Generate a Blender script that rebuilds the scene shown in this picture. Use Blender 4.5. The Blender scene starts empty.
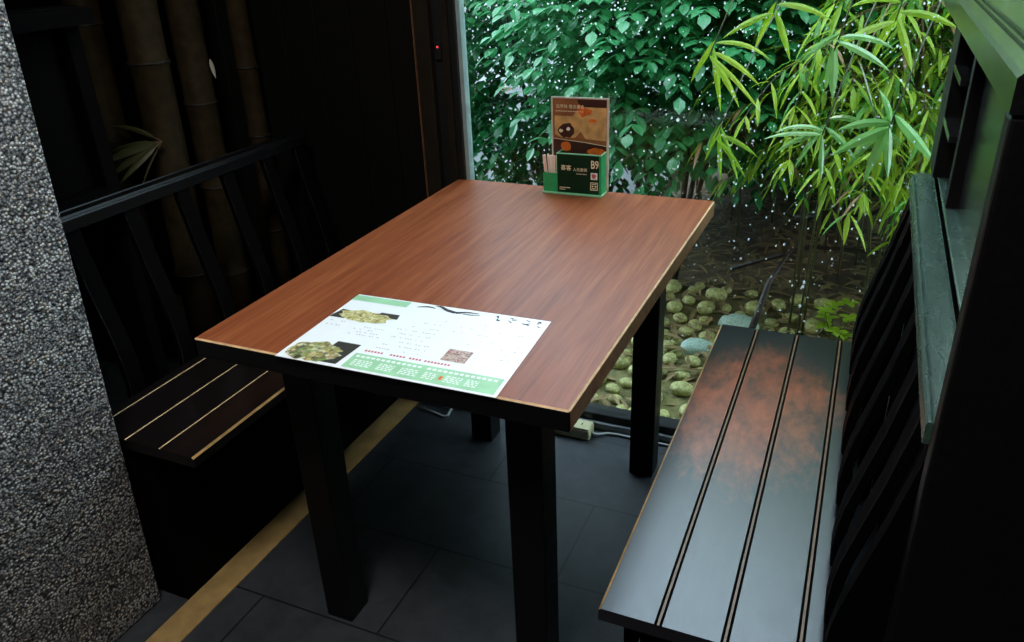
import bpy, bmesh, math, random
from mathutils import Vector, Matrix, Quaternion
random.seed(7)
SC = bpy.context.scene
COL = SC.collection
PI = math.pi

# ------------------------------------------------------------------ materials
def nt(name):
    m = bpy.data.materials.new(name); m.use_nodes = True
    t = m.node_tree; t.nodes.clear()
    out = t.nodes.new('ShaderNodeOutputMaterial')
    return m, t, out
def N(t, kind, **kw):
    n = t.nodes.new(kind)
    for k, v in kw.items():
        if k.startswith('i_'):
            n.inputs[k[2:].replace('_', ' ')].default_value = v
        else: setattr(n, k, v)
    return n
def rgba(c): return (c[0], c[1], c[2], 1)
def ramp(t, stops, src):
    r = t.nodes.new('ShaderNodeValToRGB'); e = r.color_ramp.elements
    e[0].position, e[0].color = stops[0][0], rgba(stops[0][1])
    e[1].position, e[1].color = stops[-1][0], rgba(stops[-1][1])
    for p, c in stops[1:-1]:
        x = e.new(p); x.color = rgba(c)
    t.links.new(src, r.inputs[0]); return r.outputs[0]
def coords(t, scale=(1, 1, 1), kind='Object', rot=(0, 0, 0)):
    c = t.nodes.new('ShaderNodeTexCoord'); mp = t.nodes.new('ShaderNodeMapping')
    mp.inputs['Scale'].default_value = scale; mp.inputs['Rotation'].default_value = rot
    t.links.new(c.outputs[kind], mp.inputs[0]); return mp.outputs[0]
def noise(t, vec, scale, detail=4, rough=.55, dist=0):
    n = N(t, 'ShaderNodeTexNoise'); n.inputs['Scale'].default_value = scale
    n.inputs['Detail'].default_value = detail; n.inputs['Roughness'].default_value = rough
    n.inputs['Distortion'].default_value = dist
    t.links.new(vec, n.inputs['Vector']); return n.outputs['Fac']
def bump(t, h, strength, dist=.002):
    b = N(t, 'ShaderNodeBump'); b.inputs['Strength'].default_value = strength
    b.inputs['Distance'].default_value = dist; t.links.new(h, b.inputs['Height']); return b.outputs[0]
def plain(name, c, rough=.5, spec=.5, metal=0, var=.12, scale=30, bumps=0):
    """one colour with a faint procedural mottling"""
    m, t, out = nt(name); p = N(t, 'ShaderNodeBsdfPrincipled')
    v = coords(t); f = noise(t, v, scale)
    lo = [x*(1-var) for x in c]; hi = [min(1, x*(1+var)) for x in c]
    t.links.new(ramp(t, [(.3, lo), (.7, hi)], f), p.inputs['Base Color'])
    p.inputs['Roughness'].default_value = rough; p.inputs['Specular IOR Level'].default_value = spec
    p.inputs['Metallic'].default_value = metal
    if bumps: t.links.new(bump(t, f, bumps), p.inputs['Normal'])
    t.links.new(p.outputs[0], out.inputs[0]); return m
def lacquer(name, c=(.006, .005, .006), rough=.3, wear=None, wearcol=(.09, .022, .008), spec=.5):
    m, t, out = nt(name); p = N(t, 'ShaderNodeBsdfPrincipled')
    v = coords(t); fine = noise(t, coords(t, (60, 3, 60)), 4, 5)
    col = ramp(t, [(.25, [x*.6 for x in c]), (.75, [x*1.5 for x in c])], fine)
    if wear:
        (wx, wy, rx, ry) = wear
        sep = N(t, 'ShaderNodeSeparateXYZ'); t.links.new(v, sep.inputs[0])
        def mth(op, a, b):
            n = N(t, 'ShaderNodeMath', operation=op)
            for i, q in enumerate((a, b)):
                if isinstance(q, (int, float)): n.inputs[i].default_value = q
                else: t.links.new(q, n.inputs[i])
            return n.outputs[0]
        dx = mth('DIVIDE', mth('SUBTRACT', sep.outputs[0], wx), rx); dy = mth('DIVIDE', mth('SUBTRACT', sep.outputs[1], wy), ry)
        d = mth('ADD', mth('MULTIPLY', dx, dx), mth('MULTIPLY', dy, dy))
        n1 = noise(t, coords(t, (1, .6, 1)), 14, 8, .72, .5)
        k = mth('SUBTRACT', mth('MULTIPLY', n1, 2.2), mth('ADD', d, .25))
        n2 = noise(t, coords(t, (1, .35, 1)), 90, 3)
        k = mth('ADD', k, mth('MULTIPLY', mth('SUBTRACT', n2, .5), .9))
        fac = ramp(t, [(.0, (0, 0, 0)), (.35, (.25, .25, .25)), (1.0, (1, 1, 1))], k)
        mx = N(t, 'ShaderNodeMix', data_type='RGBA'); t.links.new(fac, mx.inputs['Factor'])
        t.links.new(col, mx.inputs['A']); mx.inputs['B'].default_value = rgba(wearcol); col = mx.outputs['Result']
    t.links.new(col, p.inputs['Base Color'])
    rr = noise(t, coords(t, (1, .5, 1)), 40, 6, .7)
    rm = N(t, 'ShaderNodeMapRange'); t.links.new(rr, rm.inputs[0])
    rm.inputs[3].default_value = rough*.8; rm.inputs[4].default_value = rough*1.25
    t.links.new(rm.outputs[0], p.inputs['Roughness'])
    p.inputs['Specular IOR Level'].default_value = spec
    t.links.new(bump(t, noise(t, v, 55, 5, .6), .06, .003), p.inputs['Normal'])
    t.links.new(p.outputs[0], out.inputs[0]); return m
def leafmat(name, c1, c2, trans=.35, rough=.35, gloss=.12):
    m, t, out = nt(name)
    v = coords(t); f = noise(t, v, 6, 3)
    col = ramp(t, [(.3, c1), (.7, c2)], f)
    d = N(t, 'ShaderNodeBsdfDiffuse'); tr = N(t, 'ShaderNodeBsdfTranslucent'); g = N(t, 'ShaderNodeBsdfGlossy')
    g.inputs['Roughness'].default_value = rough; g.inputs['Color'].default_value = (1, 1, 1, 1)
    t.links.new(col, d.inputs[0]); t.links.new(col, tr.inputs[0])
    a = N(t, 'ShaderNodeMixShader'); a.inputs[0].default_value = trans
    t.links.new(d.outputs[0], a.inputs[1]); t.links.new(tr.outputs[0], a.inputs[2])
    b = N(t, 'ShaderNodeMixShader')
    lw_ = N(t, 'ShaderNodeLayerWeight'); lw_.inputs[0].default_value = .5
    pw = N(t, 'ShaderNodeMath', operation='POWER'); t.links.new(lw_.outputs['Facing'], pw.inputs[0]); pw.inputs[1].default_value = 4
    lw = N(t, 'ShaderNodeMath', operation='MULTIPLY_ADD'); t.links.new(pw.outputs[0], lw.inputs[0]); lw.inputs[1].default_value = .35; lw.inputs[2].default_value = .035
    ad = N(t, 'ShaderNodeMath', operation='MULTIPLY'); t.links.new(lw.outputs[0], ad.inputs[0]); ad.inputs[1].default_value = gloss*6
    t.links.new(ad.outputs[0], b.inputs[0])
    t.links.new(a.outputs[0], b.inputs[1]); t.links.new(g.outputs[0], b.inputs[2])
    t.links.new(b.outputs[0], out.inputs[0]); return m

def wood_top():
    m, t, out = nt('mahogany_veneer'); p = N(t, 'ShaderNodeBsdfPrincipled')
    g1 = noise(t, coords(t, (26, 1.1, 26)), 3, 6, .6, .3)
    g2 = noise(t, coords(t, (140, 3, 140)), 3, 3, .6)
    c = ramp(t, [(.25, (.18, .042, .015)), (.5, (.275, .074, .026)), (.75, (.37, .115, .042))], g1)
    mx = N(t, 'ShaderNodeMix', data_type='RGBA', blend_type='MULTIPLY'); mx.inputs['Factor'].default_value = .5
    t.links.new(c, mx.inputs['A']); t.links.new(ramp(t, [(.3, (.45, .4, .4)), (.62, (1, 1, 1))], g2), mx.inputs['B'])
    t.links.new(mx.outputs['Result'], p.inputs['Base Color'])
    rr = noise(t, coords(t, (3, 1, 1)), 9, 6, .7)
    rm = N(t, 'ShaderNodeMapRange'); t.links.new(rr, rm.inputs[0]); rm.inputs[3].default_value = .34; rm.inputs[4].default_value = .48
    t.links.new(rm.outputs[0], p.inputs['Roughness'])
    p.inputs['Specular IOR Level'].default_value = .24
    t.links.new(bump(t, g2, .08, .001), p.inputs['Normal'])
    t.links.new(p.outputs[0], out.inputs[0]); return m
def pebble():
    m, t, out = nt('pebble_wash'); p = N(t, 'ShaderNodeBsdfPrincipled'); v = coords(t)
    vo = N(t, 'ShaderNodeTexVoronoi'); vo.inputs['Scale'].default_value = 185; t.links.new(v, vo.inputs['Vector'])
    bw = N(t, 'ShaderNodeSeparateColor'); t.links.new(vo.outputs['Color'], bw.inputs[0])
    c = ramp(t, [(0, (.06, .06, .07)), (.3, (.28, .28, .28)), (.6, (.55, .54, .52)), (.85, (.85, .83, .78)), (1, (.55, .42, .30))], bw.outputs[0])
    dk = ramp(t, [(.15, (1, 1, 1)), (.7, (.12, .12, .13))], vo.outputs['Distance'])
    mx = N(t, 'ShaderNodeMix', data_type='RGBA', blend_type='MULTIPLY'); mx.inputs['Factor'].default_value = 1
    t.links.new(c, mx.inputs['A']); t.links.new(dk, mx.inputs['B']); t.links.new(mx.outputs['Result'], p.inputs['Base Color'])
    p.inputs['Roughness'].default_value = .55
    inv = N(t, 'ShaderNodeMath', operation='SUBTRACT'); inv.inputs[0].default_value = 1; t.links.new(vo.outputs['Distance'], inv.inputs[1])
    t.links.new(bump(t, inv.outputs[0], 1, .004), p.inputs['Normal'])
    t.links.new(p.outputs[0], out.inputs[0]); return m
def slate():
    m, t, out = nt('slate_floor_tiles'); p = N(t, 'ShaderNodeBsdfPrincipled')
    br = N(t, 'ShaderNodeTexBrick'); br.inputs['Scale'].default_value = 1
    br.inputs['Brick Width'].default_value = .62; br.inputs['Row Height'].default_value = .29; br.inputs['Mortar Size'].default_value = .0028
    br.inputs['Mortar Smooth'].default_value = .3
    br.inputs['Color1'].default_value = (.030, .034, .040, 1); br.inputs['Color2'].default_value = (.038, .042, .048, 1); br.inputs['Mortar'].default_value = (.006, .006, .007, 1)
    c = N(t, 'ShaderNodeTexCoord'); mp = N(t, 'ShaderNodeMapping'); mp.inputs['Location'].default_value = (.1, -.11, 0)
    t.links.new(c.outputs['Object'], mp.inputs[0]); t.links.new(mp.outputs[0], br.inputs['Vector'])
    n1 = noise(t, mp.outputs[0], 14, 8, .65, .4)
    mx = N(t, 'ShaderNodeMix', data_type='RGBA', blend_type='MULTIPLY'); mx.inputs['Factor'].default_value = 1
    t.links.new(br.outputs['Color'], mx.inputs['A']); t.links.new(ramp(t, [(.3, (.6, .6, .6)), (.7, (1.25, 1.25, 1.25))], n1), mx.inputs['B'])
    t.links.new(mx.outputs['Result'], p.inputs['Base Color']); p.inputs['Roughness'].default_value = .5
    t.links.new(bump(t, n1, .35, .004), p.inputs['Normal'])
    t.links.new(p.outputs[0], out.inputs[0]); return m
def glassmat():
    m, t, out = nt('window_glass')
    tr = N(t, 'ShaderNodeBsdfTransparent'); tr.inputs[0].default_value = (.95, .985, .97, 1)
    g = N(t, 'ShaderNodeBsdfGlossy'); g.inputs['Roughness'].default_value = .0
    f = N(t, 'ShaderNodeFresnel'); f.inputs[0].default_value = 1.45
    ge = N(t, 'ShaderNodeNewGeometry'); fr = N(t, 'ShaderNodeMath', operation='SUBTRACT'); fr.inputs[0].default_value = 1; t.links.new(ge.outputs['Backfacing'], fr.inputs[1])
    mu = N(t, 'ShaderNodeMath', operation='MULTIPLY'); t.links.new(f.outputs[0], mu.inputs[0]); t.links.new(fr.outputs[0], mu.inputs[1])
    x = N(t, 'ShaderNodeMixShader'); t.links.new(mu.outputs[0], x.inputs[0]); t.links.new(tr.outputs[0], x.inputs[1]); t.links.new(g.outputs[0], x.inputs[2])
    t.links.new(x.outputs[0], out.inputs[0]); return m
def watermat():
    m, t, out = nt('whitened_rain_water'); g = N(t, 'ShaderNodeBsdfGlass'); g.inputs['IOR'].default_value = 1.33; g.inputs['Roughness'].default_value = .02
    w_ = N(t, 'ShaderNodeBsdfTranslucent'); w_.inputs[0].default_value = (.95, 1, .97, 1); x_ = N(t, 'ShaderNodeMixShader'); x_.inputs[0].default_value = .35  # white mixed into the water imitates bright sky seen in the drops
    t.links.new(g.outputs[0], x_.inputs[1]); t.links.new(w_.outputs[0], x_.inputs[2]); t.links.new(x_.outputs[0], out.inputs[0]); return m
def emit(name, c, s):
    m, t, out = nt(name); e = N(t, 'ShaderNodeEmission'); e.inputs[0].default_value = rgba(c); e.inputs[1].default_value = s
    t.links.new(e.outputs[0], out.inputs[0]); return m
def soilmat():
    m, t, out = nt('leaf_litter_soil'); p = N(t, 'ShaderNodeBsdfPrincipled'); v = coords(t)
    f = noise(t, v, 9, 10, .7, .5)
    t.links.new(ramp(t, [(.3, (.03, .022, .014)), (.5, (.11, .082, .045)), (.62, (.20, .155, .085)), (.8, (.08, .10, .03))], f), p.inputs['Base Color'])
    cr = p.inputs['Base Color'].links[0].from_socket
    sx_ = N(t, 'ShaderNodeSeparateXYZ'); t.links.new(v, sx_.inputs[0])
    mr = N(t, 'ShaderNodeMapRange'); t.links.new(sx_.outputs[1], mr.inputs[0]); mr.inputs[1].default_value = 1.75; mr.inputs[2].default_value = 2.25; mr.inputs[3].default_value = .75; mr.inputs[4].default_value = 0
    mo = N(t, 'ShaderNodeMix', data_type='RGBA'); t.links.new(mr.outputs[0], mo.inputs['Factor']); t.links.new(cr, mo.inputs['A'])
    t.links.new(ramp(t, [(.3, (.07, .07, .02)), (.5, (.20, .19, .055)), (.7, (.33, .30, .10))], noise(t, v, 16, 8, .7)), mo.inputs['B'])
    t.links.new(mo.outputs['Result'], p.inputs['Base Color'])
    p.inputs['Roughness'].default_value = .8; t.links.new(bump(t, f, .8, .03), p.inputs['Normal'])
    t.links.new(p.outputs[0], out.inputs[0]); return m
def foodmat(name, cs, scale=260):
    m, t, out = nt(name); p = N(t, 'ShaderNodeBsdfPrincipled'); v = coords(t)
    vo = N(t, 'ShaderNodeTexVoronoi'); vo.inputs['Scale'].default_value = scale; t.links.new(v, vo.inputs['Vector'])
    s = N(t, 'ShaderNodeSeparateColor'); t.links.new(vo.outputs['Color'], s.inputs[0])
    t.links.new(ramp(t, [(i/(len(cs)-1), c) for i, c in enumerate(cs)], s.outputs[0]), p.inputs['Base Color'])
    p.inputs['Roughness'].default_value = .35; t.links.new(p.outputs[0], out.inputs[0]); return m

M = {}
M['wood'] = wood_top()
M['edge'] = plain('worn_edge_and_glint', (.78, .52, .28), .35, var=.3, scale=40)
M['tedge'] = plain('edge_band_and_highlight', (.26, .12, .05), .45, var=.3, scale=40)
M['black'] = lacquer('black_lacquer', (.0035, .003, .0032), .45, spec=.2)
M['rail'] = lacquer('black_gloss_lacquer', (.006, .006, .006), .2, spec=1.0)
M['dusty_sheen'] = lacquer('dusty_green_sheen_lacquer', (.036, .070, .055), .26, spec=1.0)  # dust, with the garden's green reflection put into the base colour
M['rail2'] = lacquer('dull_black_lacquer', (.004, .004, .004), .32, spec=.16)
M['matte'] = lacquer('matt_black_paint', (.0025, .002, .002), .7, spec=.02)
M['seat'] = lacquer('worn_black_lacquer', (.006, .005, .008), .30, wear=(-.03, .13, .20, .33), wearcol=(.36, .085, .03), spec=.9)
M['seat2'] = lacquer('dark_brown_lacquer', (.006, .004, .004), .32, wear=(.11, -.2, .06, .4), wearcol=(.016, .007, .004), spec=.3)
M['groove'] = plain('bare_wood_groove', (.15, .085, .04), .4, var=.3, scale=60)
M['goldedge'] = plain('worn_golden_edge', (.50, .30, .10), .4, var=.5, scale=25)
M['pebble'] = pebble(); M['slate'] = slate(); M['glass'] = glassmat(); M['water'] = watermat(); M['soil'] = soilmat()
M['wallblk'] = lacquer('black_stained_boards', (.004, .0035, .003), .6, spec=.15)
M['wallpost'] = plain('dark_brown_post', (.016, .012, .008), .5, .2, var=.2, scale=18)
M['ceil'] = plain('dark_ceiling', (.05, .045, .04), .8)
M['strip'] = plain('ochre_floor_border', (.36, .23, .085), .55, var=.3, scale=16)
M['alu'] = plain('aluminium_jamb', (.34, .46, .45), .4, metal=.2)
M['frame'] = plain('dark_window_frame', (.008, .008, .008), .45)
M['sill'] = plain('grey_track', (.20, .22, .23), .4)
M['box'] = plain('yellowed_plastic', (.62, .56, .32), .4)
M['boxdark'] = plain('socket_slot', (.02, .02, .015), .5)
M['cable'] = plain('grey_cable', (.42, .43, .42), .45)
M['paper'] = plain('white_paper', (.86, .88, .88), .45, var=.02)
M['pgreen'] = plain('menu_green', (.12, .46, .20), .5, var=.1)
M['pgreenlt'] = plain('menu_light_green', (.33, .62, .36), .5, var=.1)
M['pwhite'] = plain('print_white', (.85, .9, .85), .5, var=.02)
M['ptext'] = plain('print_grey', (.42, .36, .40), .5)
M['pred'] = plain('print_red', (.55, .12, .14), .5)
M['pink'] = plain('print_ink', (.02, .02, .025), .5)
M['pdark'] = plain('print_dark', (.03, .028, .02), .5)
M['food1'] = foodmat('fried_noodles_print', [(.14, .11, .04), (.55, .48, .18), (.80, .74, .45), (.38, .38, .10), (.65, .6, .3)], 240)
M['food2'] = foodmat('platter_print', [(.02, .02, .02), (.35, .33, .10), (.06, .05, .04), (.60, .45, .2), (.16, .30, .07), (.7, .66, .42), (.02, .02, .02)], 150)
M['food3'] = foodmat('small_dish_print', [(.30, .08, .06), (.6, .45, .35), (.25, .12, .1), (.6, .55, .5), (.4, .15, .12)], 260)
M['acry'] = plain('green_acrylic', (.02, .36, .12), .25, .6)
M['acrylt'] = plain('pale_green_acrylic_edge', (.30, .72, .42), .3)
M['hfront'] = plain('black_green_print', (.003, .026, .010), .5, .2)
M['cream'] = plain('cream_print', (.88, .78, .52), .5)
M['poster'] = plain('poster_brown', (.27, .10, .035), .4, var=.3, scale=40)
M['postertan'] = plain('poster_tan', (.62, .36, .13), .4, var=.3, scale=40)
M['posterdk'] = plain('poster_dark', (.05, .015, .01), .4)
M['posteror'] = plain('poster_orange', (.70, .15, .02), .4, var=.3, scale=90)
M['posteredge'] = plain('clear_acrylic_edge', (.62, .60, .48), .3)
M['toothpick'] = plain('paper_sleeve', (.90, .72, .62), .5, var=.1)
M['cane'] = plain('bamboo_stalk_dark', (.026, .018, .008), .6, .06, var=.35, scale=25)
M['canenode'] = plain('bamboo_node', (.010, .007, .004), .6)
M['inleaf'] = leafmat('indoor_leaf', (.05, .05, .018), (.10, .10, .035))
M['dryleaf'] = leafmat('dry_leaf', (.42, .40, .32), (.55, .52, .42), .1)
M['lbam'] = [leafmat('bamboo_leaf', (.13, .38, .012), (.34, .60, .04), .45), leafmat('bamboo_leaf_yellow', (.26, .48, .015), (.50, .70, .06), .45), leafmat('bamboo_leaf_deep', (.06, .26, .02), (.16, .44, .06), .45)]
M['lbroad'] = leafmat('broad_leaf', (.12, .42, .06), (.34, .62, .20), .3, .22, .3)
M['lshrub'] = [leafmat('shrub_leaf', (.016, .19, .05), (.08, .44, .16), .35, .3, .22), leafmat('shrub_leaf_dark', (.005, .09, .022), (.02, .20, .05)), leafmat('shrub_leaf_yellow', (.10, .28, .02), (.2, .42, .05))]
M['ldark'] = leafmat('hedge_leaf', (.008, .05, .010), (.025, .12, .02))
M['lstraw'] = leafmat('straw_leaf', (.26, .15, .06), (.36, .25, .12), .2)
M['twig'] = plain('twig', (.10, .065, .03), .6, var=.3)
M['bark'] = plain('wet_bark', (.03, .022, .016), .5, var=.4, scale=20, bumps=.4)
M['culm'] = plain('bamboo_culm_green', (.065, .07, .028), .4, var=.3)
M['stone'] = plain('mossy_stone', (.38, .37, .13), .6, var=.5, scale=3, bumps=.3)
M['stoneb'] = plain('grey_green_stone', (.34, .46, .36), .6, var=.3, scale=10, bumps=.3)
M['render'] = plain('light_gap_wall', (.30, .33, .34), .7)
M['bedsoil'] = plain('dark_bed_soil', (.012, .010, .007), .8, var=.5, scale=30, bumps=.6)
M['paving'] = plain('light_gap_paving', (.10, .11, .11), .3)
M['litter'] = leafmat('fallen_leaf', (.15, .10, .045), (.36, .26, .12), .1)
M['led'] = emit('red_led', (1, .05, .08), 1.2)

# ------------------------------------------------------------------ mesh builders
class MB:
    def __init__(s): s.v = []; s.f = []; s.m = []
    def quad(s, pts, mi=0):
        b = len(s.v); s.v += [tuple(p) for p in pts]; s.f.append(tuple(range(b, b+len(pts)))); s.m.append(mi)
    def box(s, x0, x1, y0, y1, z0, z1, mi=0):
        b = len(s.v); s.v += [(x0, y0, z0), (x1, y0, z0), (x1, y1, z0), (x0, y1, z0), (x0, y0, z1), (x1, y0, z1), (x1, y1, z1), (x0, y1, z1)]
        for q in ((0, 3, 2, 1), (4, 5, 6, 7), (0, 1, 5, 4), (1, 2, 6, 5), (2, 3, 7, 6), (3, 0, 4, 7)): s.f.append(tuple(b+i for i in q)); s.m.append(mi)
    def prism(s, prof, y0, y1, mats=None):
        """profile of (x, z) extruded along y; mats per profile edge"""
        n = len(prof); b = len(s.v)
        s.v += [(x, y0, z) for x, z in prof] + [(x, y1, z) for x, z in prof]
        for i in range(n):
            j = (i+1) % n; s.f.append((b+i, b+j, b+n+j, b+n+i)); s.m.append(mats[i] if mats else 0)
        s.f.append(tuple(b+i for i in reversed(range(n)))); s.m.append(0)
        s.f.append(tuple(b+n+i for i in range(n))); s.m.append(0)
    def tube(s, pts, rad, seg=8, mi=0, cap=True):
        pts = [Vector(p) for p in pts]; n = len(pts)
        if not hasattr(rad, '__len__'): rad = [rad]*n
        b = len(s.v); up = None
        for i, p in enumerate(pts):
            d = (pts[min(i+1, n-1)]-pts[max(i-1, 0)]).normalized()
            if up is None: up = d.orthogonal().normalized()
            up = (up-d*up.dot(d)).normalized(); w = d.cross(up)
            for k in range(seg):
                a = 2*PI*k/seg; s.v.append(tuple(p+(up*math.cos(a)+w*math.sin(a))*rad[i]))
        for i in range(n-1):
            for k in range(seg):
                k2 = (k+1) % seg
                s.f.append((b+i*seg+k, b+i*seg+k2, b+(i+1)*seg+k2, b+(i+1)*seg+k)); s.m.append(mi)
        if cap:
            s.f.append(tuple(b+k for k in reversed(range(seg)))); s.m.append(mi)
            s.f.append(tuple(b+(n-1)*seg+k for k in range(seg))); s.m.append(mi)
    def leaf(s, p, d, L, w, droop=.5, mi=0, n=4, shape=0, side=None):
        """a folded blade from p along d that droops"""
        d = Vector(d).normalized(); p = Vector(p)
        sd = side if side is not None else d.cross(Vector((0, 0, 1)))
        if sd.length < .05: sd = d.orthogonal()
        sd = sd.normalized(); b = len(s.v); q = p.copy()
        for i in range(n+1):
            t = i/n
            if shape == 0: ww = w*(math.sin(PI*min(1, t*.93+.07))**.8)*(1-.35*t)
            else: ww = w*math.sqrt(max(0, 1-(2*t-1)**2))
            if i == n: ww = w*.02
            if i == 0: ww = w*.08
            nrm = sd.cross(d).normalized()
            s.v += [tuple(q-sd*ww*.5+nrm*ww*.12), tuple(q), tuple(q+sd*ww*.5+nrm*ww*.12)]
            if i < n:
                q = q+d*(L/n); d = (d+Vector((0, 0, -1))*droop/n).normalized()
                sd = (sd-d*sd.dot(d)).normalized()
        for i in range(n):
            a = b+i*3
            s.f += [(a, a+1, a+4, a+3), (a+1, a+2, a+5, a+4)]; s.m += [mi, mi]
    def blob(s, c, r, mi=0, sub=1, jit=0, seed=0):
        bm = bmesh.new(); bmesh.ops.create_icosphere(bm, subdivisions=sub, radius=1); rnd = random.Random(seed); b = len(s.v)
        for v in bm.verts:
            k = 1+rnd.uniform(-jit, jit); s.v.append((c[0]+v.co.x*r[0]*k, c[1]+v.co.y*r[1]*k, c[2]+v.co.z*r[2]*k))
        for f in bm.faces: s.f.append(tuple(b+v.index for v in f.verts)); s.m.append(mi)
        bm.free()
    def build(s, name, mats, parent=None, bevel=0, smooth=False, seg=2):
        me = bpy.data.meshes.new(name); me.from_pydata(s.v, [], s.f)
        if not isinstance(mats, (list, tuple)): mats = [mats]
        for m in mats: me.materials.append(m)
        for p, i in zip(me.polygons, s.m): p.material_index = i
        if bevel:
            bm = bmesh.new(); bm.from_mesh(me)
            es = [e for e in bm.edges if len(e.link_faces) == 2 and e.calc_face_angle() > .6]
            bmesh.ops.bevel(bm, geom=es, offset=bevel, segments=seg, affect='EDGES', clamp_overlap=True, profile=.5)
            bm.to_mesh(me); bm.free()
        if smooth:
            for p in me.polygons: p.use_smooth = True
        me.update()
        o = bpy.data.objects.new(name, me); COL.objects.link(o)
        if parent:
            o.parent = parent
            pm = parent; off = Vector((0, 0, 0))
            while pm: off += pm.location; pm = pm.parent
            me.transform(Matrix.Translation(-off))
        return o
def tag(o, label=None, cat=None, group=None, kind=None):
    if label: o['label'] = label
    if cat: o['category'] = cat
    if group: o['group'] = group
    if kind: o['kind'] = kind
    return o
def empty(name, loc, label, cat, group=None):
    e = bpy.data.objects.new(name, None); e.location = loc; e.empty_display_size = .05; COL.objects.link(e)
    return tag(e, label, cat, group)
def bx(name, b, m, parent=None, bevel=0, kind=None):
    k = MB(); k.box(*b); o = k.build(name, m, parent, bevel)
    if kind: o['kind'] = kind
    return o
def text(name, s, loc, size, m, parent, rot=(PI/2, 0, 0), sx=1, align='CENTER', bold=0):
    cu = bpy.data.curves.new(name, 'FONT'); cu.body = s; cu.size = size; cu.align_x = align; cu.align_y = 'CENTER'
    cu.extrude = .0002; cu.offset = bold; cu.materials.append(m)
    o = bpy.data.objects.new(name, cu); COL.objects.link(o); o.parent = parent
    off = Vector((0, 0, 0)); pm = parent
    while pm: off += pm.location; pm = pm.parent
    o.location = Vector(loc)-off; o.rotation_euler = rot; o.scale = (sx, 1, 1)
    bpy.context.view_layer.update()
    me = bpy.data.meshes.new_from_object(o.evaluated_get(bpy.context.evaluated_depsgraph_get()))
    q = bpy.data.objects.new(name, me); COL.objects.link(q); q.parent = parent
    q.location = o.location; q.rotation_euler = rot; q.scale = (sx, 1, 1)
    bpy.data.objects.remove(o); return q
def at_origin(o, loc):
    """put a single mesh's origin at loc without moving it"""
    o.data.transform(Matrix.Translation(-Vector(loc))); o.location = loc; return o

# ------------------------------------------------------------------ room
WY = 1.06
bx('floor', (-1.7, 3.0, -2.8, 1.10, -.06, 0), M['slate'], kind='structure')
bx('ceiling', (-1.7, 3.0, -2.8, 1.16, 2.6, 2.66), M['ceil'], kind='structure')
bx('wall_left', (-1.7, -1.62, -2.8, 1.16, 0, 2.6), M['wallblk'], kind='structure')
bx('wall_right', (2.92, 3.0, -2.8, 1.16, 0, 2.6), M['wallblk'], kind='structure')
bx('wall_back', (-1.7, 3.0, -2.88, -2.8, 0, 2.6), M['wallblk'], kind='structure')
k = MB()                                                    # black vertical boards left of the window
x = -1.62
while x < -.10:
    x1 = min(x+.118, -.098); k.box(x+.0015, x1-.0015, 1.06, 1.10, 0, 2.6); x = x1
k.box(-1.62, -.03, 1.09, 1.16, 0, 2.6)
k.build('wall_front', M['wallblk'], bevel=.0015, seg=1)['kind'] = 'structure'
bx('trim_1', (-.256, -.182, -.4, 1.055, 0, .0025), M['strip'], kind='structure')
# corner post between the boards and the window
k = MB(); k.box(-.098, -.052, 1.022, 1.09, 0, 2.6); k.box(-.0995, -.096, 1.018, 1.03, 0, 2.6, 1)  # the thin lighter strip paints a highlight along the post edge
k.build('trim_2', [M['wallpost'], M['tedge']], bevel=.001, seg=1)['kind'] = 'structure'
bx('trim_3', (-.052, -.022, 1.045, 1.09, 0, 2.6), M['frame'], kind='structure')
bx('trim_4', (-.022, .006, 1.03, 1.09, 0, 2.6), M['wallpost'], .0, kind='structure') if False else bx('trim_4', (-.022, -.002, 1.032, 1.09, 0, 2.6), M['wallpost'], kind='structure')
# window: frame (structure) with a pane part
win = bpy.data.objects.new('window_1', None); COL.objects.link(win); win.location = (.02, WY, 0); win['kind'] = 'structure'
k = MB(); k.box(-.002, .018, 1.04, 1.10, 0, 2.6); k.box(-.002, 2.92, 1.045, 1.10, .022, .05); k.box(-.002, 2.92, 1.045, 1.10, 2.5, 2.6); k.box(2.88, 2.92, 1.04, 1.10, 0, 2.6)
k.box(-.002, 2.92, 1.050, 1.10, 0, .022)
k.build('window_frame', M['frame'], win, .002, seg=1)
bx('jamb_strip', (.0185, .030, 1.048, 1.075, .05, 2.5), M['alu'], win)
bx('track', (-.002, 2.88, 1.032, 1.0445, .006, .026), M['sill'], win, .002)
bx('pane', (.030, 2.88, 1.0625, 1.0685, .05, 2.5), M['glass'], win)
# red status light on the dark jamb
sn = empty('sensor', (-.037, 1.045, 1.08), 'tiny black sensor with a red light on the dark jamb left of the window', 'sensor')
bx('sensor_body', (-.046, -.028, 1.036, 1.0445, 1.075, 1.12), M['frame'], sn, .002)
k = MB(); k.blob((-.037, 1.036, 1.108), (.0028, .002, .0028), 0, 2); k.build('indicator_light', M['led'], sn, smooth=True)
# rain on the pane's outer face
k = MB(); rnd = random.Random(3)
pts = []
for i in range(3800):
    xx = rnd.uniform(.035, 1.75); zz = rnd.uniform(.30, 1.5)
    if zz < .75 and rnd.random() < .55: continue
    r = .0010+.0020*rnd.random()**2.2
    if rnd.random() < .03: r *= 1.5
    k.blob((xx, 1.0685+r*.15, zz), (r, r*.7, r*rnd.uniform(1, 1.35)), 0, 1)
tag(k.build('raindrops', M['water'], smooth=True), 'raindrops beaded over the outside of the window pane', 'raindrops', kind='stuff')

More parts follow.
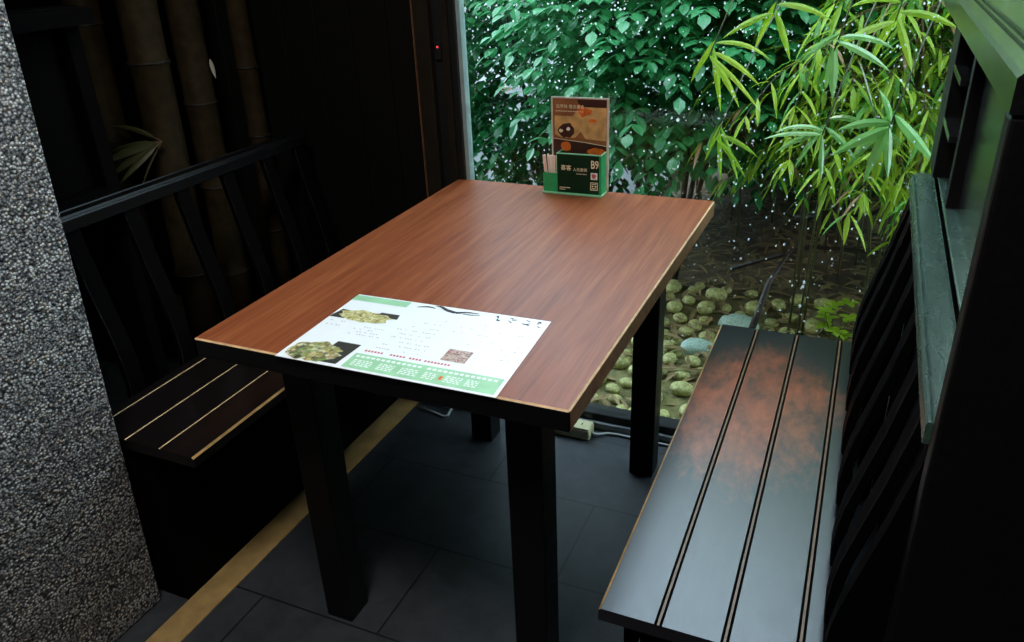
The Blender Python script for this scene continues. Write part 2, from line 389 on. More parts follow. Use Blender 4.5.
# pebble-washed column
k = MB()
b0 = [(-.78, -.95, 0), (-.318, -.95, 0), (-.318, .012, 0), (-.78, .012, 0)]
t0 = [(-.78, -.95, 2.6), (-.165, -.95, 2.6), (-.165, .012, 2.6), (-.78, .012, 2.6)]
k.v = b0+t0
for q in ((0, 3, 2, 1), (4, 5, 6, 7), (0, 1, 5, 4), (1, 2, 6, 5), (2, 3, 7, 6), (3, 0, 4, 7)): k.f.append(q); k.m.append(0)
tag(k.build('column', M['pebble'], bevel=.006), 'column faced in grey pebble wash at the left edge beside the bench', 'column')

# ------------------------------------------------------------------ table
W, L = .7057, 1.045
tb = empty('dining_table', (W/2, L/2, 0), 'rectangular mahogany dining table with black legs standing against the window', 'table')
k = MB(); cs = ((.002, 0), (.704, .001), (.717, 1.037), (-.006, 1.049))
k.quad([(x, y, .711) for x, y in reversed(cs)]); k.quad([(x, y, .75) for x, y in cs])
for i in range(4):
    (xa, ya), (xb, yb) = cs[i], cs[(i+1) % 4]; k.quad([(xa, ya, .711), (xb, yb, .711), (xb, yb, .75), (xa, ya, .75)])
bm_ = bmesh.new()
o = k.build('tabletop', [M['wood'], M['tedge'], M['edge'], M['black']], tb)
bm_.from_mesh(o.data); bmesh.ops.remove_doubles(bm_, verts=bm_.verts, dist=1e-5)
bmesh.ops.bevel(bm_, geom=list(bm_.edges), offset=.0028, segments=1, affect='EDGES'); bmesh.ops.recalc_face_normals(bm_, faces=bm_.faces); bm_.to_mesh(o.data); bm_.free()
for p in o.data.polygons:
    n = p.normal
    if n.z > .98: p.material_index = 0
    elif abs(n.z) < .1 and abs(n.x) > .98: p.material_index = 1
    elif n.z > .3: p.material_index = 2
    else: p.material_index = 3
li, lj, ls = .075, .118, .066
k = MB(); k.box(li+.012, W-li-.012, lj+.012, lj+.034, .63, .711); k.box(li+.012, W-li-.012, L-lj-.034, L-lj-.012, .63, .711)
k.box(li+.012, li+.034, lj+.034, L-lj-.034, .63, .711); k.box(W-li-.034, W-li-.012, lj+.034, L-lj-.034, .63, .711)
k.build('apron', M['black'], tb, .002)
for xa, ya in ((li, lj), (.552, .100), (li, L-lj-ls), (W-li-ls, L-lj-ls)):
        bx('leg', (xa, xa+ls, ya, ya+ls, 0, .711), M['black'], tb, .003)

# ------------------------------------------------------------------ benches
SEAT_GROOVES = (.091, .186, .285)
CURVE = [(.34, 1.100), (.40, 1.088), (.444, 1.080), (.484, 1.077), (.53, 1.080), (.564, 1.085), (.61, 1.096), (.663, 1.109), (.71, 1.121), (.754, 1.130), (.80, 1.140), (.842, 1.147)]
def seat_mesh(y0, y1):
    top, th, D = .45, .024, .316
    pr = [(0, top-th), (0, top-.004)]; ms = [0, 1]
    pr.append((.004, top)); ms.append(0)
    for g in SEAT_GROOVES:
        a = g-.006
        for (dx, dz, mm) in ((0, 0, 2), (.0018, -.005, 2), (.0042, 0, 1), (.0078, 0, 2), (.0102, -.005, 2), (.012, 0, 0)):
            pr.append((a+dx, top+dz)); ms.append(mm)
    pr += [(D-.003, top), (D, top-.003), (D, top-th)]; ms += [0, 0, 0]
    return pr, ms
def bench(root, mir, y0, y1, matseat):
    fx = (lambda x: .662-x) if mir else (lambda x: x)
    def B(name, x0, x1, ya, yb, z0, z1, m, bev=.002):
        a, b = sorted((fx(x0), fx(x1))); return bx(name, (a, b, ya, yb, z0, z1), m, root, bev)
    pr, ms = seat_mesh(y0, y1)
    k = MB(); k.prism([(fx(.768+x), z) for x, z in pr], y0, y1, ms)
    o = k.build('seat', [matseat, M['goldedge'] if not mir else M['goldedge'], M['groove'] if False else M['black']], root)
    for p in o.data.polygons:
        if p.material_index == 1 and abs(p.normal.z) > .99: p.material_index = 3
    o.data.materials.append(M['edge'] if mir else M['groove'])  # pale ridges on the left bench paint the highlights in its grooves
    bm = bmesh.new(); bm.from_mesh(o.data); bmesh.ops.recalc_face_normals(bm, faces=bm.faces); bm.to_mesh(o.data); bm.free()
    B('apron', .80, .822, y0+.03, y1-.03, .36, .426, M['matte'])
    ex = .918 if mir else .83
    B('end_panel', ex, 1.10, y0+.012, y0+.045, 0, .426, M['matte']); B('end_panel', ex, 1.10, y1-.045, y1-.012, 0, .426, M['matte'])
    if mir: B('base_panel', .918, .936, y0+.045, y1-.045, 0, .40, M['matte'])
    # S-curved slats
    ys = [.055, .18, .34, .50, .66, .82, y1-.026]
    for yc in ys:
        k = MB(); th = .017; ring = [(x, z) for z, x in CURVE]
        front = [(fx(x), z) for x, z in ring]; back = [(fx(x+th), z) for x, z in reversed(ring)]
        k.prism(front+back, yc-.021, yc+.021)
        o = k.build('back_slat', [M['matte'], M['rail']], root)
        bm = bmesh.new(); bm.from_mesh(o.data); bmesh.ops.recalc_face_normals(bm, faces=bm.faces)
        es = [e for e in bm.edges if len(e.link_faces) == 2 and e.calc_face_angle() > 1.0]
        bmesh.ops.bevel(bm, geom=es, offset=.002, segments=1, affect='EDGES', material=1); bm.to_mesh(o.data); bm.free()
    for ya, yb in ((y0+.002, y0+.028), (y1-.0045, y1+.012)):   # end cheeks along the slats, added to keep light out of the gaps
        ring = [(fx(x+.004), z) for z, x in CURVE]; k = MB(); k.prism(ring+[(fx(1.181), .838), (fx(1.181), .0), (fx(1.11), .0)], ya, yb)
        o = k.build('gap_blocker', M['matte'], root)
        bm = bmesh.new(); bm.from_mesh(o.data); bmesh.ops.recalc_face_normals(bm, faces=bm.faces); bm.to_mesh(o.data); bm.free()
    k = MB()                                                 # moulded top rail
    pr = [(1.140, .838), (1.140, .862), (1.142, .866), (1.145, .866), (1.1465, .863), (1.148, .866), (1.150, .870), (1.178, .870), (1.180, .868), (1.182, .872), (1.182, .838)]
    k.prism([(fx(x), z) for x, z in pr], y0, y1+.012)
    o = k.build('top_rail', M['rail2'] if mir else M['dusty_sheen'], root)
    bm = bmesh.new(); bm.from_mesh(o.data); bmesh.ops.recalc_face_normals(bm, faces=bm.faces); bm.to_mesh(o.data); bm.free()
    B('lower_rail', 1.098, 1.118, y0+.002, y1-.002, .33, .372, M['black'])
rb = empty('bench', (.926, .45, 0), 'worn black lacquered bench right of the table, seat scuffed to red-brown', 'bench', 'booth benches')
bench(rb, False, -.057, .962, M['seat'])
lb = empty('bench', (-.264, .49, 0), 'dark slatted-back bench left of the table beside the pebble column', 'bench', 'booth benches')
bench(lb, True, .022, .985, M['seat2'])

# booth partitions that rise behind the backrests
def cap(root, fx, y0, y1, zt, name='cap', m=None):
    k = MB(); pr = [(1.144, zt-.034), (1.144, zt-.004), (1.148, zt), (1.164, zt), (1.166, zt-.005), (1.169, zt-.005), (1.171, zt), (1.174, zt), (1.176, zt-.005), (1.179, zt-.005), (1.182, zt+.002), (1.27, zt+.002), (1.275, zt-.004), (1.275, zt-.034)]
    k.prism([(fx(x), z) for x, z in pr], y0, y1); o = k.build(name, m or M['rail'], root)
    bm = bmesh.new(); bm.from_mesh(o.data); bmesh.ops.recalc_face_normals(bm, faces=bm.faces); bm.to_mesh(o.data); bm.free()
pr_ = empty('booth_partition', (1.22, .45, 0), 'tall black partition with two open louvres behind the right bench', 'partition', 'booth partitions')
idt = lambda x: x
bx('end_board', (1.146, 1.42, -.098, -.062, 0, 1.205), M['black'], pr_, .004)  # widened at right as a dark sheet hiding the lit floor beyond
bx('lower_dark_sheet', (1.205, 1.225, -.062, .99, 0, .885), M['matte'], pr_)  # added dark sheet, stands for the unlit booth behind the slats
k = MB(); k.box(1.1835, 1.235, -.062, .99, .886, .892); k.build('sill_board', M['dusty_sheen'], pr_, .0015)
bx('upper_panel', (1.205, 1.222, -.062, .655, .892, 1.211), M['rail'], pr_)
bx('stile', (1.186, 1.228, .655, .685, .892, 1.211), M['black'], pr_, .002)
bx('dark_backing_sheet', (1.245, 1.255, .655, .99, .892, 1.211), M['black'], pr_)  # black sheet standing in for the darkness behind the louvres
bx('far_post', (1.172, 1.244, .86, .99, .892, 1.211), M['black'], pr_, .002)
bx('far_post', (1.1835, 1.262, .975, 1.012, 0, .886), M['black'], pr_, .002)
for z in (1.112, 1.015):
    bx('louvre', (1.172, 1.244, .686, .859, z-.012, z), M['rail'], pr_, .001)
cap(pr_, idt, -.10, 1.0, 1.241)
pl_ = empty('booth_partition', (-.56, .25, 0), 'low black partition stub beside the pebble column behind the left bench', 'partition', 'booth partitions')
mrf = lambda x: .662-x
bx('end_board', (-.60, -.523, .024, .06, 0, 1.235), M['matte'], pl_, .003)
bx('upper_panel', (-.575, -.555, .06, .325, .89, 1.235), M['matte'], pl_)
bx('stile', (-.60, -.524, .325, .360, 0, 1.235), M['matte'], pl_, .003)
bx('sill_board', (-.60, -.523, .06, .325, .872, .888), M['matte'], pl_)
cap(pl_, mrf, .02, .368, 1.268, m=M['matte'])

# ------------------------------------------------------------------ indoor planting behind the left bench
bx('planter_bed', (-1.60, -.66, .02, 1.05, 0, .22), M['bedsoil'], None, .02)
tag(bpy.data.objects['planter_bed'], 'dark soil bed behind the left bench', 'planter')
def stalk(x, y, r, lean, label, nodes, sprout=None):
    e = empty('bamboo_stalk', (x, y, .222), label, 'bamboo', 'indoor bamboo stalks')
    ps, rs = [], []; z = .2; k = MB()
    zs = []
    for nz in nodes: zs += [(nz-.012, 1), (nz-.004, 1.07), (nz+.004, 1.07), (nz+.012, .98)]
    zs = [(.222, 1)]+zs+[(2.5, .95)]
    for z, f in zs: ps.append((x+lean[0]*(z-.2), y+lean[1]*(z-.2), z)); rs.append(r*f)
    k.tube(ps, rs, 18); st_ = k.build('stalk', M['cane'], e, smooth=True)
    for nz in nodes:
        k = MB(); q = Vector((x+lean[0]*(nz-.2), y+lean[1]*(nz-.2), nz)); ring = [(q+Vector((math.cos(a)*r*1.06, math.sin(a)*r*1.06, 0))) for a in [2*PI*i/18 for i in range(19)]]
        k.tube(ring, .003, 6); k.build('node_ring', M['canenode'], st_, smooth=True)
    if sprout:
        k = MB(); base, tips = sprout
        for tp, LL, ww, dr in tips:
            d = Vector(tp)-Vector(base); m = Vector(base)+d.normalized()*.02
            k.tube([base, m], .0015, 5, 1); k.leaf(m, d, LL, ww, dr, 0, 6, 0, d.cross(Vector((-.37, .82, -.44))))
        k.build('leaf_sprout', [M['inleaf'], M['twig']], e)
    return e
b1 = (-.70, .665, .905)
def sd_(l, dn, fw=0): return Vector(b1)+Vector((-.92, -.40, .04))*l+Vector((.14, -.42, -.90))*dn+Vector((.37, -.82, .44))*fw
stalk(-.755, .715, .051, (0, .02), 'thick indoor bamboo stalk with a leaf sprout, nearest behind the left bench', [.5, .78, 1.10, 1.4],
      (b1, [(sd_(1, .1), .15, .020, .35), (sd_(1, .35, .2), .17, .026, .25), (sd_(.9, .55, .1), .16, .024, .3), (sd_(.8, .8, .2), .14, .022, .3), (sd_(.5, .9), .12, .008, .5), (sd_(.8, -.4), .13, .016, .5)]))
stalk(-.755, .875, .045, (0, .015), 'indoor bamboo stalk with a dark joint, second behind the left bench', [.44, .72, .965, 1.3])
stalk(-.90, .655, .045, (0, .03), 'grey indoor bamboo stalk half hidden behind the thickest one', [.6, .9, 1.2])
stalk(-.66, 1.0, .03, (0, .0), 'faint indoor bamboo stalk farthest right against the black boards', [.55, .85, 1.05, 1.35])
for (x, y, z, a, lab) in ((-.80, .95, .222, .4, 'pale fallen leaf lying behind the far slats of the left bench'), (-.70, .80, .222, 1.8, 'pale fallen leaf lying behind the middle slats of the left bench'), (-.70, .42, .222, .9, 'pale fallen leaf lying behind the near slats of the left bench')):
    k = MB(); k.leaf((x, y, z+.012), (math.cos(a), math.sin(a), .02), .10, .05, .05, 0, 5, 1)
    tag(at_origin(k.build('fallen_leaf', M['dryleaf']), (x, y, z)), lab, 'leaf', 'fallen leaves indoors')

k = MB(); k.leaf((-.705, .905, 1.085), (.1, .05, -1), .055, .014, .1, 0, 5, 0, Vector((.4, -.8, 0)).cross(Vector((0, 0, 1))))
tag(at_origin(k.build('bamboo_sheath', M['dryleaf']), (-.705, .905, 1.085)), 'tiny pale dry sheath on the right side of the second bamboo stalk', 'leaf')
# ------------------------------------------------------------------ menu on the table
mn = empty('menu_sheet', (.385, .13, .7502), 'white printed paper menu with green band lying on the near end of the table', 'menu')
A, Bp, Cc, Dd = Vector((.186, -.006, 0)), Vector((.590, -.003, 0)), Vector((.576, .262, 0)), Vector((.180, .255, 0))
def mp(u, v, h=0):
    p = A.lerp(Bp, u).lerp(Dd.lerp(Cc, u), v); return Vector((p.x, p.y, .7503+h))
k = MB(); n = 12
for i in range(n):
    for j in range(8):
        k.quad([mp(i/n, j/8, .0008), mp((i+1)/n, j/8, .0008), mp((i+1)/n, (j+1)/8, .0008), mp(i/n, (j+1)/8, .0008)])
k.quad([mp(0, 0), mp(0, 1), mp(1, 1), mp(1, 0)]); k.quad([mp(0, 0), mp(1, 0), mp(1, 0, .0008), mp(0, 0, .0008)]); k.quad([mp(1, 0), mp(1, 1), mp(1, 1, .0008), mp(1, 0, .0008)])
sh = k.build('sheet', M['paper'], mn)
def patch(name, rects, m, h=.0011):
    k = MB()
    for r in rects:
        if len(r) == 4 and not isinstance(r[0], tuple): u0, u1, v0, v1 = r; k.quad([mp(u0, v0, h), mp(u1, v0, h), mp(u1, v1, h), mp(u0, v1, h)])
        else: k.quad([mp(u, v, h) for u, v in r])
    o = k.build(name, m, sh)
    if 'text' in name or 'headings' in name: o['kind'] = 'stuff'
    return o
patch('green_header', [(.0, .30, .90, .985)], M['pgreenlt'])
patch('green_band', [(.315, .985, .02, .20)], M['pgreenlt'])
rnd = random.Random(5)
rs = []
for (u0, u1) in ((.34, .43), (.46, .53), (.56, .64), (.665, .72), (.76, .83), (.85, .90)):
    for v in (.055, .075, .095, .115):
        u = u0
        while u < u1:
            w = rnd.uniform(.008, .02); rs.append((u, min(u+w, u1), v, v+.011)); u += w+.006
for u0, u1 in ((.33, .62), (.66, .95)):
    u = u0
    while u < u1: rs.append((u, u+.016, .155, .178)); u += .024
patch('band_text', rs, M['pwhite'], .0013)
patch('band_text', [(.735, .75, .07, .11)], M['posteror'], .0013)
def jag(cu, cv, ru, rv, n, seed):
    r = random.Random(seed); return [(cu+ru*math.cos(2*PI*i/n)*r.uniform(.82, 1.12), cv+rv*math.sin(2*PI*i/n)*r.uniform(.82, 1.12)) for i in range(n)]
patch('dish_photo', [(.02, .335, .62, .79)], M['paper'], .0009)
patch('dish_photo', [((.0, .61), (.08, .61), (.08, .73), (.02, .74))], M['pdark'], .0012)
patch('dish_photo', [((.20, .70), (.325, .70), (.315, .77), (.22, .77))], M['pdark'], .0012)
patch('dish_photo', [jag(.16, .675, .14, .085, 26, 1)], M['food1'], .0014)
patch('platter_photo', [((.17, .03), (.285, .03), (.30, .30), (.185, .30))], M['pdark'], .0012)
patch('platter_photo', [jag(.135, .135, .125, .125, 30, 2)], M['food2'], .0014)
patch('small_photo', [(.675, .785, .29, .44)], M['food3'], .0012)
rs = []; rr = []
def lines(u0, u1, v0, v1, rows, fill):
    for i in range(rows):
        v = v0+(v1-v0)*i/max(1, rows-1); u = u0
        while u < u1:
            w = rnd.uniform(.004, .010)
            if rnd.random() < fill: rs.append((u, u+w, v, v+.008))
            u += w+.006
lines(.03, .10, .50, .56, 2, .5); lines(.18, .33, .42, .53, 4, .6); lines(.37, .58, .30, .58, 6, .5); lines(.62, .95, .52, .80, 5, .14); lines(.84, .95, .28, .46, 4, .18); lines(.40, .55, .64, .78, 3, .18)
patch('menu_text', rs, M['ptext'])
for (a, b) in ((.34, .43), (.46, .53), (.55, .60), (.62, .74)):
    u = a
    while u < b: rr.append((u, u+.010, .235, .255)); u += .015
patch('menu_headings', rr, M['pred'])
k = MB()
def brush(pts, wd):
    for i in range(len(pts)-1):
        a, b = Vector(pts[i]+(0,)), Vector(pts[i+1]+(0,)); d = (b-a); nn = Vector((-d.y, d.x, 0)).normalized()
        w0, w1 = wd[i], wd[i+1]
        k.quad([mp(a.x+nn.x*w0*.6, a.y+nn.y*w0, .0013), mp(a.x-nn.x*w0*.6, a.y-nn.y*w0, .0013), mp(b.x-nn.x*w1*.6, b.y-nn.y*w1, .0013), mp(b.x+nn.x*w1*.6, b.y+nn.y*w1, .0013)])
brush([(.35, .93), (.39, .955), (.42, .955), (.44, .945)], [.004, .010, .008, .003])
brush([(.43, .985), (.46, .985), (.50, .945), (.55, .925), (.60, .955), (.66, .96)], [.004, .012, .016, .016, .010, .003])
brush([(.59, .92), (.63, .925), (.67, .94)], [.003, .006, .003])
for cu, sz in ((.76, .04), (.83, .04), (.90, .042), (.96, .036)):
    q = random.Random(int(cu*100))
    for a in range(4):
        u0, v0 = cu+q.uniform(-.5, .1)*sz, q.uniform(.90, .975); brush([(u0, v0), (u0+q.uniform(.2, .6)*sz, v0+q.uniform(-.03, .02))], [q.uniform(.003, .006), q.uniform(.004, .009)])
tag(k.build('brush_lettering', M['pink'], sh), kind='stuff')

# ------------------------------------------------------------------ card holder by the window
HX0, HX1, HY0, HY1 = .316, .437, .985, 1.027
hd = empty('card_holder', (.37, 1.01, .75), 'green acrylic card holder with poster and table number standing by the window', 'card holder')
Z = .7502
bx('base_plate', (.275, HX1+.002, HY0-.003, HY1+.004, Z, Z+.005), M['acrylt'], hd, .001)
k = MB(); zt = Z+.107
k.box(HX0, HX1, HY0, HY0+.003, Z+.005, zt); k.box(HX0, HX0+.003, HY0+.003, HY1, Z+.005, zt); k.box(HX1-.003, HX1, HY0+.003, HY1, Z+.005, zt)
hb = k.build('box', M['acry'], hd)
k = MB(); k.box(HX0, HX1, HY0-.0002, HY0+.0032, zt, zt+.002); k.box(HX0, HX0+.003, HY0+.003, HY1, zt, zt+.002); k.box(HX1-.003, HX1, HY0+.003, HY1, zt, zt+.002)
k.build('box_rim', M['acrylt'], hb)
k = MB(); k.box(.277, HX0, HY0+.002, HY0+.005, Z+.005, Z+.054); k.box(.277, .280, HY0+.005, HY1, Z+.005, Z+.054)
k.build('toothpick_tray', M['acry'], hd)
k = MB(); k.box(HX0+.002, HX1-.006, HY0-.0008, HY0, Z+.007, zt-.001); fp = k.build('front_print', M['hfront'], hd)
yf = HY0-.0012
text('table_number', 'B9', (HX1-.0175, yf, Z+.083), .029, M['cream'], fp, sx=.70, bold=.0004)
text('printed_name', '喜客', (HX0+.026, yf, Z+.071), .0145, M['cream'], fp, bold=.0001)
text('printed_name', '人氏素粥', (HX0+.064, yf, Z+.068), .0098, M['cream'], fp, bold=0)
k = MB()
for i in range(8): k.quad([(HX0+.054+i*.0036, yf, Z+.0565), (HX0+.0565+i*.0036, yf, Z+.0565), (HX0+.0565+i*.0036, yf, Z+.0585), (HX0+.054+i*.0036, yf, Z+.0585)])
for r in range(2):
    for i in range(9-4*r): k.quad([(HX0+.008+i*.0033, yf, Z+.018-r*.005), (HX0+.0103+i*.0033, yf, Z+.018-r*.005), (HX0+.0103+i*.0033, yf, Z+.0205-r*.005), (HX0+.008+i*.0033, yf, Z+.0205-r*.005)])
tag(k.build('small_print', M['cream'], fp), kind='stuff')
k = MB(); xa = HX1-.028; k.quad([(xa, yf, Z+.045), (xa+.018, yf, Z+.045), (xa+.018, yf, Z+.063), (xa, yf, Z+.063)], 0)
k.quad([(xa+.002, yf-.0003, Z+.058), (xa+.008, yf-.0003, Z+.061), (xa+.016, yf-.0003, Z+.056), (xa+.011, yf-.0003, Z+.050), (xa+.016, yf-.0003, Z+.047), (xa+.004, yf-.0003, Z+.049)], 1)
k.build('red_badge', [M['pwhite'], M['pred']], fp)
k = MB(); za = Z+.017
for (a, b, c, d) in ((0, .020, 0, .002), (0, .020, .019, .021), (0, .002, .002, .019), (.018, .020, .002, .019), (.004, .016, .004, .006), (.004, .016, .015, .017)):
    k.quad([(xa-.001+a, yf, za+c), (xa-.001+b, yf, za+c), (xa-.001+b, yf, za+d), (xa-.001+a, yf, za+d)])
k.quad([(xa+.003, yf, za+.0075), (xa+.009, yf, za+.0105), (xa+.003, yf, za+.0135)]); k.quad([(xa+.015, yf, za+.0075), (xa+.015, yf, za+.0135), (xa+.009, yf, za+.0105)])
k.build('square_badge', M['cream'], fp)
# poster board
PX0, PX1, PY, PZ0, PZ1 = .287, .442, 1.028, Z+.005, Z+.242
pbd = bx('poster_board', (PX0, PX1, PY, PY+.003, PZ0, PZ1), M['posteredge'], hd)
def pp(name, poly, m, h=.0006):
    k = MB(); k.quad([(PX0+(PX1-PX0)*u, PY-h, PZ0+(PZ1-PZ0)*v) for u, v in poly]); return k.build(name, m, pbd)
pp('poster_print', [(.03, .0), (.965, .0), (.965, .985), (.03, .985)], M['poster'], .0004)
pp('poster_print', [(.45, .98), (.96, .98), (.96, .90), (.50, .90)], M['posterdk'])
pp('poster_print', [(.50, .90), (.96, .90), (.96, .55), (.60, .56), (.50, .66), (.30, .68), (.06, .72), (.06, .80), (.38, .80)], M['postertan'])
pp('poster_print', [(.06, .60), (.06, .74), (.28, .70), (.55, .66), (.42, .57), (.2, .56)], M['postertan'], .0007)
pp('poster_print', jag(.27, .645, .15, .085, 16, 4), M['posterdk'], .0009)
pp('poster_print', jag(.30, .66, .035, .022, 7, 5), M['pwhite'], .0012); pp('poster_print', jag(.17, .64, .04, .02, 7, 6), M['cream'], .0012)
pp('poster_print', [(.48, .93), (.60, .89), (.72, .87), (.70, .83), (.60, .81), (.55, .79), (.46, .85)], M['posteror'], .0009)
pp('poster_print', jag(.72, .76, .08, .02, 9, 7), M['posteror'], .0009)
pp('poster_print', [(.03, .0), (.965, .0), (.965, .49), (.6, .52), (.03, .55)], M['posterdk'], .0009)
pp('poster_print', [(.03, .55), (.03, .555), (.6, .527), (.965, .497), (.965, .49), (.6, .52)], M['cream'], .001)
pp('poster_print', jag(.26, .47, .10, .06, 10, 8), M['posteror'], .0012)
pp('poster_print', jag(.80, .42, .17, .055, 14, 9), M['posteror'], .0012)
text('poster_title', '古早味 懷念美食', (PX0+.052, PY-.0012, PZ0+.213), .0105, M['cream'], pbd)
k = MB()
for i in range(16): k.quad([(PX0+.012+i*.0048, PY-.001, PZ0+.2005), (PX0+.0152+i*.0048, PY-.001, PZ0+.2005), (PX0+.0152+i*.0048, PY-.001, PZ0+.2025), (PX0+.012+i*.0048, PY-.001, PZ0+.2025)])
tag(k.build('poster_text', M['cream'], pbd), kind='stuff')
# paper-sleeved toothpicks in the tray
k = MB(); k.box(-.0026, .0026, -.0008, .0008, 0, .092)
pk = k.build('toothpick_packet', M['toothpick'], None, .0006)
for i in range(12):
    o = pk if i == 0 else pk.copy()
    if i: COL.objects.link(o)
    o.location = (.2835+(i % 6)*.0055, HY0+.012+(i//6)*.012, Z+.006); o.rotation_euler = (random.uniform(-.03, .12), -.10+.022*(i % 6), random.uniform(-.4, .4))
    tag(o, 'paper-sleeved toothpick bundled with others in the green tray of the card holder', 'toothpick', 'paper-sleeved toothpicks in the card holder')

# ------------------------------------------------------------------ socket box and cable on the floor
sb = empty('socket_box', (.36, 1.0, 0), 'yellowed extension socket box on the floor under the window', 'socket box')
bx('housing', (.295, .412, .966, 1.018, .001, .034), M['box'], sb, .004)
ld_ = bx('lid', (.297, .410, .968, 1.016, .034, .039), M['box'], sb, .002)
for xx in (.315, .335, .36, .38): bx('socket_slot', (xx, xx+.004, .988, .998, .0385, .0394), M['boxdark'], ld_)
k = MB(); k.tube([(.412, .992, .012), (.43, .998, .008), (.455, 1.018, .006), (.49, 1.022, .005), (.60, 1.02, .005), (.9, 1.02, .005)], .0042, 8)
tag(at_origin(k.build('power_cord', M['cable'], smooth=True), (.43, .99, 0)), 'grey cord running from the socket box along the window track', 'cord')
k = MB(); k.tube([(-.165, .955, .005), (-.10, .940, .005), (-.058, .930, .005), (-.05, .940, .005), (-.058, .985, .006), (-.06, 1.02, .006)], .0045, 8)
tag(at_origin(k.build('power_cord', M['cable'], smooth=True), (-.06, .93, 0)), 'short pale cord bent at a corner on the floor under the table', 'cord')

# ------------------------------------------------------------------ garden
def gz(x, y):
    return -.02+max(0, y-2.0)*.17*min(1, max(.0, (x-.1)/.5))+.02*math.sin(x*5+y*3)+.015*math.sin(y*11-x*4)
k = MB(); nx, ny = 60, 50; X0, X1, Y0, Y1 = -5, 7, 1.10, 7
for i in range(nx+1):
    for j in range(ny+1):
        xx = X0+(X1-X0)*i/nx; yy = Y0+(Y1-Y0)*j/ny; k.v.append((xx, yy, gz(xx, yy)))
for i in range(nx):
    for j in range(ny):
        a = i*(ny+1)+j; k.f.append((a, a+ny+1, a+ny+2, a+1)); k.m.append(0)
k.build('garden_ground', M['soil'], smooth=True)['kind'] = 'structure'
bx('added_paving', (-2.2, .0, 3.3, 6.6, -.1, .022), M['paving'], kind='structure')  # added paving, shows as light gaps between the shrub leaves
bx('added_pale_wall', (-5, 7, 6.6, 6.8, 0, 3.0), M['render'], kind='structure')  # added pale backdrop, gives bright specks through the foliage
rnd = random.Random(11)
k = MB()
for i in range(3000):
    xx, yy = rnd.uniform(.25, 2.6), rnd.uniform(1.20, 3.6); a = rnd.uniform(0, 6.28)
    k.leaf((xx, yy, gz(xx, yy)+rnd.uniform(.004, .03)), (math.cos(a), math.sin(a), rnd.uniform(-.1, .35)), rnd.uniform(.05, .12), rnd.uniform(.012, .03), .4, 0, 3)
tag(k.build('leaf_litter', M['litter']), 'brown fallen leaves carpeting the garden soil', 'leaf litter', kind='stuff')
# stones by the glass
protos = []
for s in range(4):
    k = MB(); k.blob((0, 0, 0), (1, .8, .6), 0, 3, .03, s); o = k.build('garden_stone', M['stone'], smooth=True); protos.append(o)
used = set(); taken = [(.70, 1.90, .077), (.90, 1.62, .083), (.80, 1.46, .066), (.60, 1.62, .06), (.75, 1.75, .02), (1.04, 1.93, .05)]
for i in range(130):
    for tr in range(200):
        xx, yy = .15+rnd.random()*.85, 1.16+1.0*rnd.random(); s = rnd.uniform(.022, .048)
        if all((xx-a)**2+(yy-b)**2 > (s+c)**2 for a, b, c in taken): break
    else: continue
    taken.append((xx, yy, s))
    pi = i % 4; o = protos[pi] if pi not in used else protos[pi].copy()
    if pi in used: COL.objects.link(o)
    used.add(pi)
    o.location = (xx, yy, gz(xx, yy)+s*.4); o.scale = (s, s, s); o.rotation_euler = (0, 0, rnd.uniform(0, 6.28))
    tag(o, 'small mossy yellow-green stone lying among others on the ground outside the window', 'stone', 'mossy stones outside the window')
for (xx, yy, s, lab) in ((.70, 1.90, .07, 'pale grey-green stone on the soil behind the dark twig'), (.90, 1.62, .075, 'large pale stone just outside the window above the right bench'), (.80, 1.46, .06, 'flat pale stone outside the window beside the largest pale stone'), (.60, 1.62, .055, 'small pale grey-green stone among yellow stones right of the table leg')):
    k = MB(); k.blob((0, 0, 0), (1.1, .8, .6), 0, 3, .04, int(xx*100)); o = k.build('garden_stone', M['stoneb'], smooth=True)
    o.location = (xx, yy, gz(xx, yy)+s*.3); o.scale = (s, s, s); tag(o, lab, 'stone', 'pale stones outside the window')

